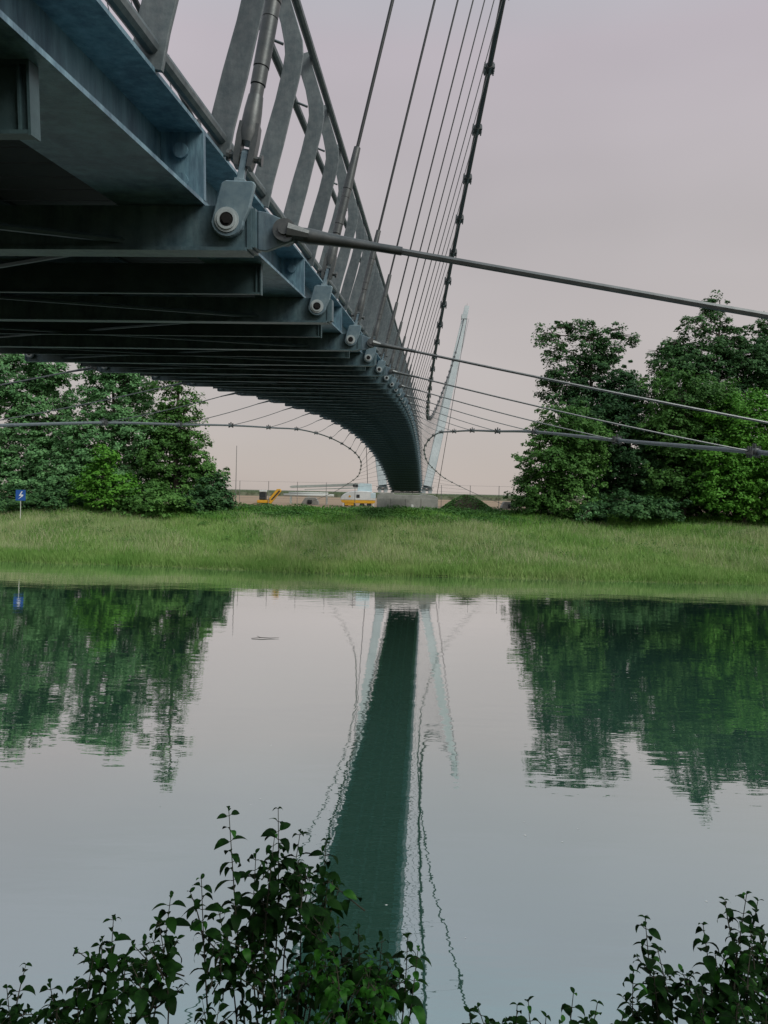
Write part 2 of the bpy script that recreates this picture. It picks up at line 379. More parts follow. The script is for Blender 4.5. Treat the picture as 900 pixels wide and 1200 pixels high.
# node cross beam: channel with a bottom lip, end closed by plates
cb = MB()
x0, x1 = -WD - .06, .06
cb.box(x0, x1, 0, .012, -.085, .058)               # web, front
cb.box(x0 + .001, x1 - .001, -.018, .11, -.097, -.085)             # bottom flange with lip
cb.box(x0 + .001, x1 - .001, .012, .11, .046, .0585)
for s in (x1, x0 - .016): cb.box(s, s + .016, -.006, .116, -.09, .0585)
for s in (x1 + .0165, x0 - .028): cb.box(s, s + .012, .004, .104, -.082, .05)
me_node_beam = cb.mesh('node_cross_beam', 'node_steel_shaded')
ci = MB()
for (a, b_) in ((-WD + .13, -.13),):
    ci.box(a, b_, -.006, .006, -.075, .05); ci.box(a, b_, -.018, .02, -.085, -.077); ci.box(a, b_, -.018, .02, .05, .06)
    ci.box(b_ - .022, b_ - .017, -.018, -.0061, -.0769, .05)
    ci.box(b_ - .001, b_ + .005, -.019, .021, -.088, .06); ci.box(a - .005, a + .001, -.019, .021, -.088, .06)
me_inter = ci.mesh('intermediate_cross_beam', 'cross_steel_shaded')
# hanger lug: tongue plate on the face of the beam, rounded at the pin
lg = MB()
poly = [(.058 * math.cos(a), .058 * math.sin(a)) for a in np.linspace(math.pi + .15, 2 * math.pi - .05, 12)] + [(.078, .04), (.098, .12), (.090, .128), (-.005, .132), (-.02, .122)]
lg.prism(poly, -.045, -.020); lg.box(-.02, .05, -.0199, -.003, -.03, .05)
me_lug = lg.mesh('hanger_lug', 'lug_steel', bevel=.004)
ws = MB(); ws.disc_y(0, 0, .042, -.050, -.0455, 28, .024); ws.disc_y(0, 0, .033, -.055, -.0505, 28, .024); me_washer = ws.mesh('washer', 'washer_steel', bevel=0)
hl = MB()
hl.disc_y(0, 0, .0235, -.0535, -.0465, 16)
hl.disc_y(.001, .001, .017, -.060, -.0536, 6)
me_pin = hl.mesh('pin', 'dark_hole')
# wedge lug for the side tie
wl_ = MB(); wl_.prism([(.09, -.085), (.12, -.088), (.215, -.055), (.225, -.02), (.20, .012), (.12, .045), (.09, .05)], .035, .06)
me_tielug = wl_.mesh('tie_lug', 'lug_steel', bevel=.002)
# hanger fork + socket (local z along hanger, origin at lug pin)
def hanger_parts():
    d = {}
    b = MB(); b.prismx([(-.016, 0), (.016, 0), (.014, .10), (0, .118), (-.014, .10)], -.012, .012); b.box(-.02, .02, -.018, .018, -.012, .008)
    d['blade'] = b.mesh('blade', 'lug_steel', bevel=.002)
    b = MB()
    for s in (-1, 1):
        b.prism([(s * .015, .05), (s * .030, .05), (s * .035, .075), (s * .037, .15), (s * .034, .20), (s * .015, .20)], -.025, .025)
    b.tube([(0, 0, .135), (0, 0, .17), (0, 0, .25), (0, 0, .30)], [.030, .035, .031, .026], 16)
    b.tube([(-.056, 0, .085), (.056, 0, .085)], .012, 8); b.tube([(-.062, 0, .085), (-.052, 0, .085)], .02, 10); b.tube([(.052, 0, .085), (.062, 0, .085)], .02, 10)
    d['fork'] = b.mesh('fork', 'socket_steel', True, bevel=0)
    b = MB()
    b.tube([(0, 0, .295), (0, 0, .336)], .0235, 16); b.tube([(0, 0, .340), (0, 0, .398)], .0265, 16); b.tube([(0, 0, .39), (0, 0, .41)], .0245, 16); b.tube([(0, 0, .402), (0, 0, .57)], .028, 16)
    b.tube([(0, 0, .56), (0, 0, .58)], .0255, 16); b.tube([(0, 0, .574), (0, 0, .625)], .0275, 16); b.tube([(0, 0, .62), (0, 0, .64)], .025, 16); b.tube([(0, 0, .63), (0, 0, .90)], [.0285, .0215], 16)
    d['socket'] = b.mesh('socket', 'socket_steel', True)
    b = MB(); b.tube([(0, 0, .90), (0, 0, 1.90)], .011, 8); d['wire'] = b.mesh('hanger_wire', 'cable_steel', True)
    return d
HP = hanger_parts()
def zdir(p, q):
    d = (q - p).normalized(); ref = Vector((0, 1, 0)); a = (ref.cross(d)).normalized(); b_ = d.cross(a)
    return Matrix(((a.x, b_.x, d.x, p.x), (a.y, b_.y, d.y, p.y), (a.z, b_.z, d.z, p.z), (0, 0, 0, 1)))
main_nodes = []
for k in range(K0, K1 + 1):
    D = ND(k); f = frame(D); near = -1 <= k <= 14
    link('cross_beam', me_node_beam, bridge, f)
    if k < K1: link('intermediate_beam', me_inter, bridge, frame(D + LB / 2) )
    for side in (1, -1):
        fs = f if side > 0 else f @ Matrix.Translation((-WD, 0, 0)) @ mirror
        pl = link('splice_plate', me_plate, bridge, fs)
        if k <= 12:
            for t in (.135, .235): link('bolt', me_bolts, pl, Matrix.Translation((0, 0, t)))
        lug = link('hanger_lug', me_lug, bridge, fs)
        if k <= 20 or side > 0:
            link('washer', me_washer, lug); link('pin', me_pin, lug)
        base = fs @ Vector((.042, -.022, .13))
        top = main_pt(D, side)
        if k == 0 and side > 0: top = base + Vector((.16, 0, 1)) * (top.z - base.z)
        m = zdir(base, top); L = (top - base).length
        if L < 1.2: continue
        h = link('hanger', HP['wire'], bridge, m @ Matrix.Translation((0, 0, .9 - .9 * (L - .9))) @ Matrix.Diagonal((1, 1, L - .9, 1)))
        for nm in ('blade', 'fork', 'socket'):
            if k <= 26:
                c = link(nm if nm != 'blade' else 'hanger_blade', HP[nm], bridge, m)
            elif nm == 'socket': link(nm, HP[nm], bridge, m)
# wind bracing
br = MB()
for k in range(K0, K1):
    a = frame(ND(k)); b_ = frame(ND(k + 1))
    for (o1, o2) in ((-.3, -WD + .3), (-WD + .3, -.3)):
        p = a @ Vector((o1, .06, -.045 if o1 > -1 else -.06)); q = b_ @ Vector((o2, .06, -.045 if o1 > -1 else -.06))
        d = MB(); d.tube([p, q], .012, 6); link('bracing_rod', d.mesh('bracing_rod', 'cross_steel_shaded'), bridge)
# deck boards: transverse planks, 15 per two bays, one part each near, merged mesh otherwise
db = MB(); db.box(-WD + .13, -.13, .004, LB / 12 - .010, .313, .352); me_board = db.mesh('deck_board', 'deck_board')
nb = 0
for k in range(K0, K1):
    for j in range(12):
        D = ND(k) + LB * j / 12
        if nb < 290 and D > -2.0: link('deck_board', me_board, bridge, frame(D)); nb += 1
        elif D <= -2.0: pass
        else:
            break
far = MB(); Dst = -2.0 + 290 * LB / 12
kk = 0
D = None
# remaining boards joined
start = None
allD = [ND(k) + LB * j / 12 for k in range(K0, K1) for j in range(12)]
allD = [d for d in allD if d > -2.0][290:]
for d in allD:
    f = frame(d)
    vs = [f @ Vector(c.co) for c in me_board.vertices]; far.add(vs, [tuple(p.vertices) for p in me_board.polygons])
link('deck_boards', far.mesh('deck_boards', 'deck_board'), bridge, kind='stuff')
# railing posts: flat bars leaning out and curling back in at the top
cl = [(-.118, .313), (-.095, .42), (-.045, .60), (.005, .78), (.04, .92), (.052, .99), (.048, 1.05), (.025, 1.14), (-.004, 1.23), (-.032, 1.32)]
pm = MB(); hw = .043; th = .009
L_, R_ = [], []
for i, (o, t) in enumerate(cl):
    a = cl[max(0, i - 1)]; b_ = cl[min(len(cl) - 1, i + 1)]; dx, dz = b_[0] - a[0], b_[1] - a[1]; n = math.hypot(dx, dz); ww = hw * (1.12 if i < 3 else (1.0 if i < 7 else .88))
    L_.append((o - dz / n * ww, t + dx / n * ww)); R_.append((o + dz / n * ww, t - dx / n * ww))
n = len(cl); vs = []
for yy in (-th, th):
    for i in range(n): vs += [(L_[i][0], yy, L_[i][1]), (R_[i][0], yy, R_[i][1])]
fs = []
for i in range(n - 1):
    a = 2 * i; b_ = 2 * n + 2 * i
    fs += [(a, a + 1, a + 3, a + 2), (b_, b_ + 2, b_ + 3, b_ + 1), (a, a + 2, b_ + 2, b_), (a + 1, b_ + 1, b_ + 3, a + 3)]
fs += [(0, 2 * n, 2 * n + 1, 1), (2 * n - 2, 2 * n - 1, 4 * n - 1, 4 * n - 2)]
pm.add(vs, fs); me_post = pm.mesh('railing_post', 'rail_steel', bevel=.002)
PD = [2.21 + LB / 3 * i for i in range(-6, 142)]
for D in PD:
    if D > ND(K1): break
    f = frame(D)
    link('railing_post', me_post, bridge, f)
    link('railing_post', me_post, bridge, f @ Matrix.Translation((-WD, 0, 0)) @ mirror)
railD = np.arange(-4, ND(K1) + .1, .5537)
for side in (1, -1):
    g = lambda D, o, t: bp(D, o if side > 0 else -WD - o, t)
    for nm, o, t, r in (('top_rail', .035, 1.30, .022), ('handrail', -.075, 1.07, .021), ('foot_rail', -.10, .372, .024)):
        m = MB(); m.tube([g(D, o, t) for D in railD], r, 10); link(nm, m.mesh(nm, 'rail_steel', True), bridge)
    # brackets of the handrail
    bk = MB()
    for D in PD:
        if D < 30: bk.tube([g(D, -.075, 1.07), g(D, .0, 1.04)], .007, 5); bk.tube([g(D, -.10, .372), g(D, -.11, .30)], .007, 5)
    link('rail_bracket', bk.mesh('rail_bracket', 'rail_steel'), bridge)
# main cables with clamps
clm = MB()
clm.tube([(0, 0, -.16), (0, 0, -.14), (0, 0, .14), (0, 0, .16)], [.075, .10, .10, .075], 12)
for s in (-1, 1):
    for zz in (-.07, 0, .07): clm.tube([(s * .115, -.14, zz), (s * .115, .14, zz)], .02, 6)
clm.box(-.14, .14, -.06, .06, -.12, .12)
clm.box(-.02, .02, -.20, -.06, -.05, .05)
me_clamp = clm.mesh('cable_clamp', 'socket_steel')
for side in (1, -1):
    m = MB(); Ds = [-20 + i * .8 for i in range(152)]
    pts = [main_pt(D, side) for D in Ds if D < 100] + [main_pt(100 + i * 1.25, side) for i in range(21)]
    m.tube(pts, .072, 10); mc = link('main_cable', m.mesh('main_cable', 'cable_steel', True), bridge)
    for k in range(K0, K1 + 1):
        D = ND(k); p = main_pt(D, side); q = main_pt(D + .3, side)
        d = (q - p).normalized(); a = Vector((side, 0, 0)); a = (a - d * a.dot(d)).normalized(); b_ = d.cross(a)
        link('cable_clamp', me_clamp, mc, Matrix(((a.x, b_.x, d.x, p.x), (a.y, b_.y, d.y, p.y), (a.z, b_.z, d.z, p.z), (0, 0, 0, 1))))
    m = MB(); pts = [wind_pt(D, side) for D in np.arange(-18, 125.01, .9)] + [wind_pt(125, side)]
    m.tube(pts, .036, 8); wc = link('wind_cable', m.mesh('wind_cable', 'rail_steel', True), bridge)
    for k in range(0, K1, 2):
        D = ND(k); f = frame(D); fs = f if side > 0 else f @ Matrix.Translation((-WD, 0, 0)) @ mirror
        link('tie_lug', me_tielug, bridge, fs)
        p = fs @ Vector((.185, .047, -.022)); q = wind_pt(D, side); d = (q - p).normalized()
        if k <= 42:
            q2 = wind_pt(D + .3, side); dd = (q2 - q).normalized(); a = Vector((1, 0, 0)); a = (a - dd * a.dot(dd)).normalized(); b_ = dd.cross(a)
            link('cable_clamp', me_clamp, wc, Matrix(((a.x, b_.x, dd.x, q.x), (a.y, b_.y, dd.y, q.y), (a.z, b_.z, dd.z, q.z), (0, 0, 0, 1))) @ Matrix.Scale(.62, 4))
        fk = MB(); ax = Vector((0, 1, 0)); u = d.cross(ax).normalized()
        for s in (-1, 1):
            c = p + ax * (s * .026)
            fk.tube([c - ax * .008, c + ax * .008], .040, 20)
            fk.tube([c + ax * s * .009, c + ax * (s * .017)], .02, 12)
            fk.tube([c + d * .01, c + d * .085 - ax * s * .012], [.03, .018], 8)
        fk.tube([p + d * .05, p + d * .09, p + d * .16, p + d * .28, p + d * .34], [.026, .028, .022, .017, .015], 14)
        fk.tube([p + d * .33, p + d * .42], .0155, 12)
        tf = link('tie_socket', fk.mesh('tie_socket', 'socket_steel', True), bridge)
        tw = MB(); r = .012
        sag = [(p + d * .38).lerp(q, i / 8) - Vector((0, 0, .04 * 4 * (i / 8) * (1 - i / 8))) for i in range(9)]
        tw.tube(sag, r, 7); link('side_tie', tw.mesh('side_tie', 'tie_steel', True), bridge)

# ================================================================== PYLONS, ABUTMENT, ANCHORS
def frustum(mb, a, b, wa, wb, da, db_):
    d = (b - a).normalized(); u = d.cross(Vector((0, 1, 0))).normalized(); v = d.cross(u)
    vs = []
    for p, w_, q_ in ((a, wa, da), (b, wb, db_)):
        vs += [p + u * sx * w_ / 2 + v * sy * q_ / 2 for sx, sy in ((-1, -1), (1, -1), (1, 1), (-1, 1))]
    mb.add(vs, [(0, 1, 2, 3), (4, 5, 6, 7), (0, 1, 5, 4), (1, 2, 6, 5), (2, 3, 7, 6), (3, 0, 4, 7)])
for side, lab, bx in ((1, 'pale blue green steel mast leaning outward, right of the deck end', 6.2), (-1, 'pale blue green steel mast leaning outward, mostly hidden left of the deck end', -.25)):
    base = Vector((bx, 112, H + .12)); top = PYT[side]
    py = empty('pylon', base - Vector((0, 0, .12))); tag(py, lab, 'pylon', 'masts at the far bank')
    o = base - Vector((0, 0, .12))
    L0 = lambda v: Vector(v) - o
    m = MB(); frustum(m, L0(base + Vector((0, 0, .75))), L0(base.lerp(top, .55)), 1.15, 1.25, .9, 1.0); frustum(m, L0(base.lerp(top, .55)), L0(top), 1.25, .72, 1.0, .7)
    link('shaft', m.mesh('shaft', 'pylon_paint'), py)
    m = MB()
    for s in (-1, 1):
        frustum(m, L0(base + Vector((s * .63, -.5, .75))), L0(top + Vector((s * .34, -.36, -2))), .06, .05, .09, .08)
    link('edge_rib', m.mesh('edge_rib', 'rail_steel'), py)
    m = MB(); m.box(-.95, .95, -.8, .8, .75, .85); link('base_plate', m.mesh('base_plate', 'rail_steel'), py)
    m = MB(); m.box(-.7, -.2, -.4, .4, .0, .75); m.box(.2, .7, -.4, .4, .0, .75); m.tube([(-.8, 0, .45), (.8, 0, .45)], .16, 10); link('pedestal', m.mesh('pedestal', 'pylon_paint'), py)
    at_ = ATT[side]
    m = MB(); frustum(m, L0(at_ + Vector((0, -.1, -.3))), L0(at_ + Vector((0, .1, .5))), .9, .85, 1.0, .95); link('saddle', m.mesh('saddle', 'pylon_paint'), py)
    m = MB(); m.tube([L0(top), L0(top + Vector((.05, 0, .6)))], [.03, .02], 6); link('tip_light', m.mesh('tip_light', 'rail_steel'), py)
    m = MB(); m.tube([L0(at_ + Vector((side * .5, 0, 0))), L0(Vector((base.x + side * (1.75 if side > 0 else 2.2), 121, 5.6)))], .045, 8); link('back_stay', m.mesh('back_stay', 'cable_steel', True), py)
# abutment
ab = empty('concrete_abutment', (0, 0, 0)); tag(ab, 'grey concrete block under the far end of the footbridge', 'abutment')
m = MB(); m.prism([(-1.05, 4.9), (-1.05, 7.65), (-.55, 7.95), (1.2, 8.05), (1.5, 7.75), (5.0, 7.75), (5.5, 7.9), (6.9, 7.75), (7.6, 7.45), (7.6, 4.9)], 108.4, 113.5)
link('body', m.mesh('body', 'concrete', bevel=.05), ab)
for (xa, xb) in ((-1.0, .82), (.92, 2.9), (3.0, 5.1), (5.2, 7.5)):
    m = MB(); m.box(xa, xb, 108.33, 108.399, 5.2, 7.25); link('panel', m.mesh('panel', 'concrete', bevel=.02), ab)
m = MB(); m.box(3.6, 4.5, 107.6, 108.2, 5.2, 6.0); m.box(3.75, 4.1, 107.7, 108.1, 6.0, 6.4)
tag(link('rubble_block', m.mesh('rubble_block', 'pipe_white', bevel=.06)), 'small pale concrete blocks lying at the foot of the abutment', 'rubble')
for side, lab in ((1, 'concrete anchor wedge holding a side cable, right of the soil mound'), (-1, 'concrete anchor wedge holding a side cable, left of the white crane')):
    p = wind_pt(125, side)
    an = empty('anchor_block', (p.x, 125, 5.6)); tag(an, lab, 'anchor block', 'cable anchor blocks')
    m = MB(); s = -side
    m.prism([(-1.5 * side * -1 if False else -1.55, -.6), (1.55, -.6), (1.55 if side > 0 else 1.35, .1 if side > 0 else .7), (.75 if side > 0 else .9, 1.35), (-.9 if side > 0 else -.75, 1.35), (-1.35 if side > 0 else -1.55, .6 if side > 0 else .1)], -.9, .9)
    link('block', m.mesh('block', 'concrete', bevel=.05), an)
    m = MB(); m.box(-.35, .35, -1.05, -.905, .35, .95); m.tube([(0, -1.0, .6), (0, -1.3, .62)], .12, 8); m.tube([(-.25, -1.0, .8), (.25, -1.2, .5)], .07, 6); link('cable_anchor', m.mesh('cable_anchor', 'machine_dark'), an)
    m = MB(); q = wind_pt(124.2, side); m.tube([Vector((0, -1.2, .6)), q - Vector((p.x, 125, 5.6))], .045, 6); link('cable_end', m.mesh('cable_end', 'cable_steel'), an)

def PX(X, Y, D):      # direction of sight at the far distances used for laying out the far bank
    c, s = math.cos(.02129), math.sin(.02129); x = X - 450; y = Y - 600
    return Vector(((x * c + y * s) / 900 * D, D, H + (-23.06 - (-x * s + y * c)) / 900 * D))

# ================================================================== CONSTRUCTION THINGS
# mobile crane, boom stowed flat to the left
c0 = PX(420, 595, 121); c0.z = 5.65
cr_ = empty('mobile_crane', c0); tag(cr_, 'white and yellow crane with its grey boom laid flat to the left, beside the abutment', 'crane')
m = MB()
out = [(-2.78, 1.05), (-2.8, 1.3), (-2.66, 1.62), (-2.4, 1.92), (-2.0, 2.18), (-1.4, 2.38), (-.6, 2.5), (.4, 2.54), (1.4, 2.5), (2.1, 2.4), (2.45, 2.2), (2.62, 1.85), (2.65, 1.05)]
m.prism(out, -1.2, 1.2); link('body', m.mesh('body', 'crane_white', bevel=.1), cr_)
m = MB(); m.prism([(-2.72, 1.045), (-2.6, .72), (-2.2, .6), (2.45, .6), (2.63, .8), (2.65, 1.045)], -1.25, 1.25); link('yellow_skirt', m.mesh('yellow_skirt', 'crane_yellow', bevel=.04), cr_)
m = MB(); m.box(-.3, .2, -1.24, -1.205, 1.45, 1.95); link('window', m.mesh('window', 'machine_dark'), cr_)
m = MB(); m.disc_y(-1.35, 1.65, .17, -1.24, -1.205, 12); link('emblem', m.mesh('emblem', 'crane_yellow'), cr_)
m = MB(); m.box(1.9, 2.68, -1.22, 1.0, 1.4, 2.25); link('rear_cover', m.mesh('rear_cover', 'crane_cyan', bevel=.05), cr_)
m = MB(); m.prism([(-.2, 2.4), (-.1, 3.5), (.2, 3.75), (2.0, 3.7), (2.1, 2.4)], -.7, .7); link('operator_cabin', m.mesh('operator_cabin', 'crane_cyan', bevel=.05), cr_)
m = MB(); m.prism([(-.1, 3.3), (-10.6, 2.75), (-10.9, 2.95), (-10.6, 3.15), (-.1, 3.72)], -.28, .28); link('boom', m.mesh('boom', 'boom_grey', bevel=.02), cr_)
m = MB(); m.prism([(-.2, 2.9), (-8.5, 2.5), (-8.5, 2.62), (-.2, 3.08)], -.5, -.32); link('boom_ram', m.mesh('boom_ram', 'boom_grey'), cr_)
m = MB(); m.box(-.9, -.15, -.5, .5, 3.1, 3.55); link('boom_foot', m.mesh('boom_foot', 'machine_dark', bevel=.05), cr_)
m = MB(); m.box(-2.1, -.7, -1.3, 1.3, .25, .58); link('yellow_beam', m.mesh('yellow_beam', 'crane_yellow'), cr_)
for x in (-1.9, -.8, .6, 1.7):
    m = MB(); m.disc_y(x, .35, .38, -1.15, -.75, 16); link('wheel', m.mesh('wheel', 'machine_dark'), cr_)
for x in (-2.3, 2.4):
    m = MB(); m.box(x - .12, x + .12, -1.45, -1.2, .0, .6); m.box(x - .3, x + .3, -1.6, -1.1, -.05, .06); link('outrigger', m.mesh('outrigger', 'pipe_white'), cr_)
# excavator
e0 = PX(309, 592, 117); e0.z = 5.6
ex = empty('excavator', e0); tag(ex, 'small excavator with a raised yellow arm behind the bank, left of the crane', 'excavator')
m = MB(); m.box(-.6, .35, -.7, .7, .9, 2.1); link('cab', m.mesh('cab', 'machine_dark', bevel=.06), ex)
m = MB(); m.box(-.62, .38, -.72, .72, 2.105, 2.4); link('cab_roof', m.mesh('cab_roof', 'crane_white', bevel=.05), ex)
m = MB(); m.box(-.9, .9, -.9, .9, .45, .88); link('chassis', m.mesh('chassis', 'crane_yellow', bevel=.05), ex)
for y in (-.85, .5):
    m = MB(); m.prism([(-1.2, .2), (-1.0, 0), (1.0, 0), (1.2, .2), (1.0, .45), (-1.0, .45)], y, y + .35); link('track', m.mesh('track', 'machine_dark', bevel=.03), ex)
for y in (-.3, .1):
    m = MB(); m.prism([(.35, .55), (1.1, .35), (2.65, 2.3), (2.5, 2.62), (2.0, 2.6)], y, y + .22); link('arm', m.mesh('arm', 'crane_yellow', bevel=.03), ex)
m = MB(); m.prism([(1.15, 1.0), (1.35, .9), (2.5, 2.25), (2.35, 2.4)], -.36, -.31); link('hydraulic_ram', m.mesh('hydraulic_ram', 'machine_dark'), ex)
m = MB(); m.prism([(.3, .9), (.55, .5), (1.0, .7), (.9, 1.1)], -.5, .4); link('bucket', m.mesh('bucket', 'soil'), ex)
# soil heaps
def heap(name, x, y, rx, ry, hgt, m, label, cat, seed):
    r = np.random.default_rng(seed); n = 26
    X, Y = np.meshgrid(np.linspace(-1, 1, n), np.linspace(-1, 1, n)); rr = np.sqrt(X ** 2 + Y ** 2)
    Z = hgt * np.clip(1 - rr ** 1.8, -.1, 1) * (.85 + .15 * np.sin(X * 6 + seed) * np.cos(Y * 5)) + r.normal(0, .07, X.shape) * hgt
    V = np.stack([X * rx, Y * ry, Z - .1], -1).reshape(-1, 3); i = np.arange(n - 1)[None] + n * np.arange(n - 1)[:, None]
    F = np.stack([i, i + 1, i + n + 1, i + n], -1).reshape(-1, 4)
    o = link(name, npmesh(name, V, F, m, True)); o.location = (x, y, 5.45); tag(o, label, cat); return o
p = PX(546, 595, 113); heap('soil_mound', p.x, 113, 4.2, 3.5, 2.35, 'mound_soil', 'dark soil mound grown with weeds, right of the abutment', 'soil mound', 1)
p = PX(303, 597, 110); heap('soil_heap', p.x, 110, 3.6, 2.5, .75, 'soil', 'low heap of brown soil in front of the excavator', 'soil heap', 2)
# fence posts with a top wire
wires = [13.0]
fx = [PX(x, 590, 116).x for x in (283, 317, 352, 385, 415, 548, 582, 614)]
fn = empty('wire_fence', (0, 116, 5.6)); tag(fn, 'tall thin wire fence of slim posts along the field behind the bridge', 'fence')
for x in np.arange(fx[0] - 4.4 * 6, fx[-1] + 40, 4.35):
    m = MB(); m.tube([(x, 0, -.2), (x, 0, 3.75)], .045, 6); link('post', m.mesh('post', 'fence_wire'), fn)
for zz in (3.7, 2.4, 1.2):
    m = MB(); m.tube([(fx[0] - 30, 0, zz), (fx[-1] + 40, 0, zz)], .012, 4); link('wire', m.mesh('wire', 'fence_wire'), fn)
p = PX(276, 590, 123)
m = MB(); m.tube([(0, 0, 0), (0, 0, 9.4)], [.07, .045], 8); o = link('slender_pole', m.mesh('slender_pole', 'fence_wire')); o.location = (p.x, 123, 5.6); tag(o, 'slender grey pole standing right of the left trees', 'pole')
# white pipes on the field
m = MB(); m.tube([(-4.2, 0, 0), (4.2, 0, .05)], .25, 10); m.tube([(-3.4, .5, .38), (3.2, .5, .4)], .16, 10); p = PX(362, 576, 128); o = link('pipe_stack', m.mesh('pipe_stack', 'pipe_white', True)); o.location = (p.x, 128, 7.25)
m2 = MB()
for x in (-3, 0, 3): m2.box(x - .12, x + .12, -.4, .7, -1.7, -.2)
link('trestle', m2.mesh('trestle', 'boom_grey'), o); tag(o, 'long pale pipes stored on trestles behind the fence', 'pipes')
# blue sign
p = PX(24, 600, 96.5)
gz = float(ground(np.array(p.x), np.array(96.5)))
sg = empty('river_sign', (p.x, 96.5, gz)); tag(sg, 'square blue sign with a white bolt symbol on a pale post before the trees', 'sign')
m = MB(); m.tube([(0, 0, 0), (0, 0, 3.1)], .04, 8); link('post', m.mesh('post', 'pipe_white'), sg)
m = MB(); m.box(-.62, .62, -.075, -.045, 1.25, 2.6); link('panel', m.mesh('panel', 'sign_blue', bevel=.01), sg, Matrix.Translation((0, 0, 1.25)))
m = MB(); m.prism([(-.3, 1.42), (.12, 1.85), (-.22, 1.85), (.12, 2.42), (.26, 2.42), (.04, 2.05), (.36, 2.0), (.3, 1.82)], -.09, -.0755)
link('bolt_symbol', m.mesh('bolt_symbol', 'sign_white'), sg, Matrix.Translation((0, 0, 1.25)))
# stick on the water
m = MB(); m.tube([(-.7, -.1, .02), (-.2, 0, .05), (.3, .03, .03), (.75, .15, .04)], [.012, .02, .018, .008], 6); m.tube([(-.2, 0, .05), (-.45, .2, .09)], .01, 5)
o = link('floating_stick', m.mesh('floating_stick', 'twig')); o.location = (-6.3, 41.5, 0); tag(o, 'thin dark stick floating on the calm water', 'stick')
m = MB(); m.tube([(-1.6, 0, .03), (0, .1, .1), (1.4, .2, .05)], [.04, .06, .03], 6); p = PX(845, 684, 70)
o = link('driftwood', m.mesh('driftwood', 'twig')); o.location = (p.x - 26, float(shore(np.array(p.x - 26))) + .1, .03); tag(o, 'dark driftwood log lying at the foot of the grass bank', 'driftwood')
m = MB()
for i in range(15):
    x = random.uniform(-4, 9); y = random.uniform(13, 26); s = random.uniform(.006, .022)
    m.add([(x - 2 * s, y, .006), (x, y - s, .006), (x + 2 * s, y, .006), (x, y + s, .006)], [(0, 1, 2, 3)])
o = link('foam_flecks', m.mesh('foam_flecks', 'foam'), kind='stuff')

# ================================================================== VEGETATION
def leaf_quads(C, Nn, size, asp=.6):
    """C centres (n,3), Nn normals, size (n,) -> rhombic leaves"""
    n = len(C); Nn = Nn / (np.linalg.norm(Nn, axis=1, keepdims=True) + 1e-9)
    a = rng.normal(size=(n, 3)); a -= Nn * (a * Nn).sum(1, keepdims=True); a /= np.linalg.norm(a, axis=1, keepdims=True) + 1e-9
    b = np.cross(Nn, a); s = size[:, None]
    V = np.stack([C - a * s, C - b * s * asp + a * s * .1, C + a * s, C + b * s * asp + a * s * .1], 1)
    return V.reshape(-1, 3)
def sprays(cen, rad, ncl, per, cr_, lsize, flat=.55, hollow=.5, droop=.25):
    """foliage sprays through an ellipsoid: flattened clumps of leaves whose outer rims hang"""
    cen = np.array(cen, float); rad = np.array(rad, float)
    d = rng.normal(size=(ncl, 3)); d /= np.linalg.norm(d, axis=1, keepdims=True)
    r = hollow + (1 - hollow) * rng.random(ncl) ** .7
    r *= 1 + .22 * np.sin(d[:, 0] * 5 + cen[0]) * np.sin(d[:, 2] * 6 + cen[1]) + rng.normal(0, .08, ncl)
    out = rng.random(ncl) < .12; r = np.where(out, rng.uniform(1.0, 1.38, ncl), r)
    P = cen + d * rad * r[:, None]
    cs = cr_ * rng.uniform(.6, 1.35, ncl) * np.where(out, .55, 1)
    ang = rng.uniform(0, 2 * np.pi, (ncl, per)); q = np.sqrt(rng.random((ncl, per)))
    lx = np.cos(ang) * q; ly = np.sin(ang) * q
    x = P[:, None, 0] + lx * cs[:, None]; y = P[:, None, 1] + ly * cs[:, None]
    outx = d[:, None, 0] * lx + d[:, None, 1] * ly
    z = P[:, None, 2] + rng.normal(0, flat * .5, (ncl, per)) * cs[:, None] - droop * cs[:, None] * (q ** 2 * .6 + outx * .5)
    C = np.stack([x, y, z], -1).reshape(-1, 3)
    N = rng.normal(0, .42, (ncl * per, 3)); N[:, 2] += 1; N[:, 0] += (lx * .5 + d[:, None, 0] * .5).reshape(-1); N[:, 1] += (ly * .5 + d[:, None, 1] * .5).reshape(-1)
    return C, N, lsize * rng.uniform(.6, 1.3, ncl * per)
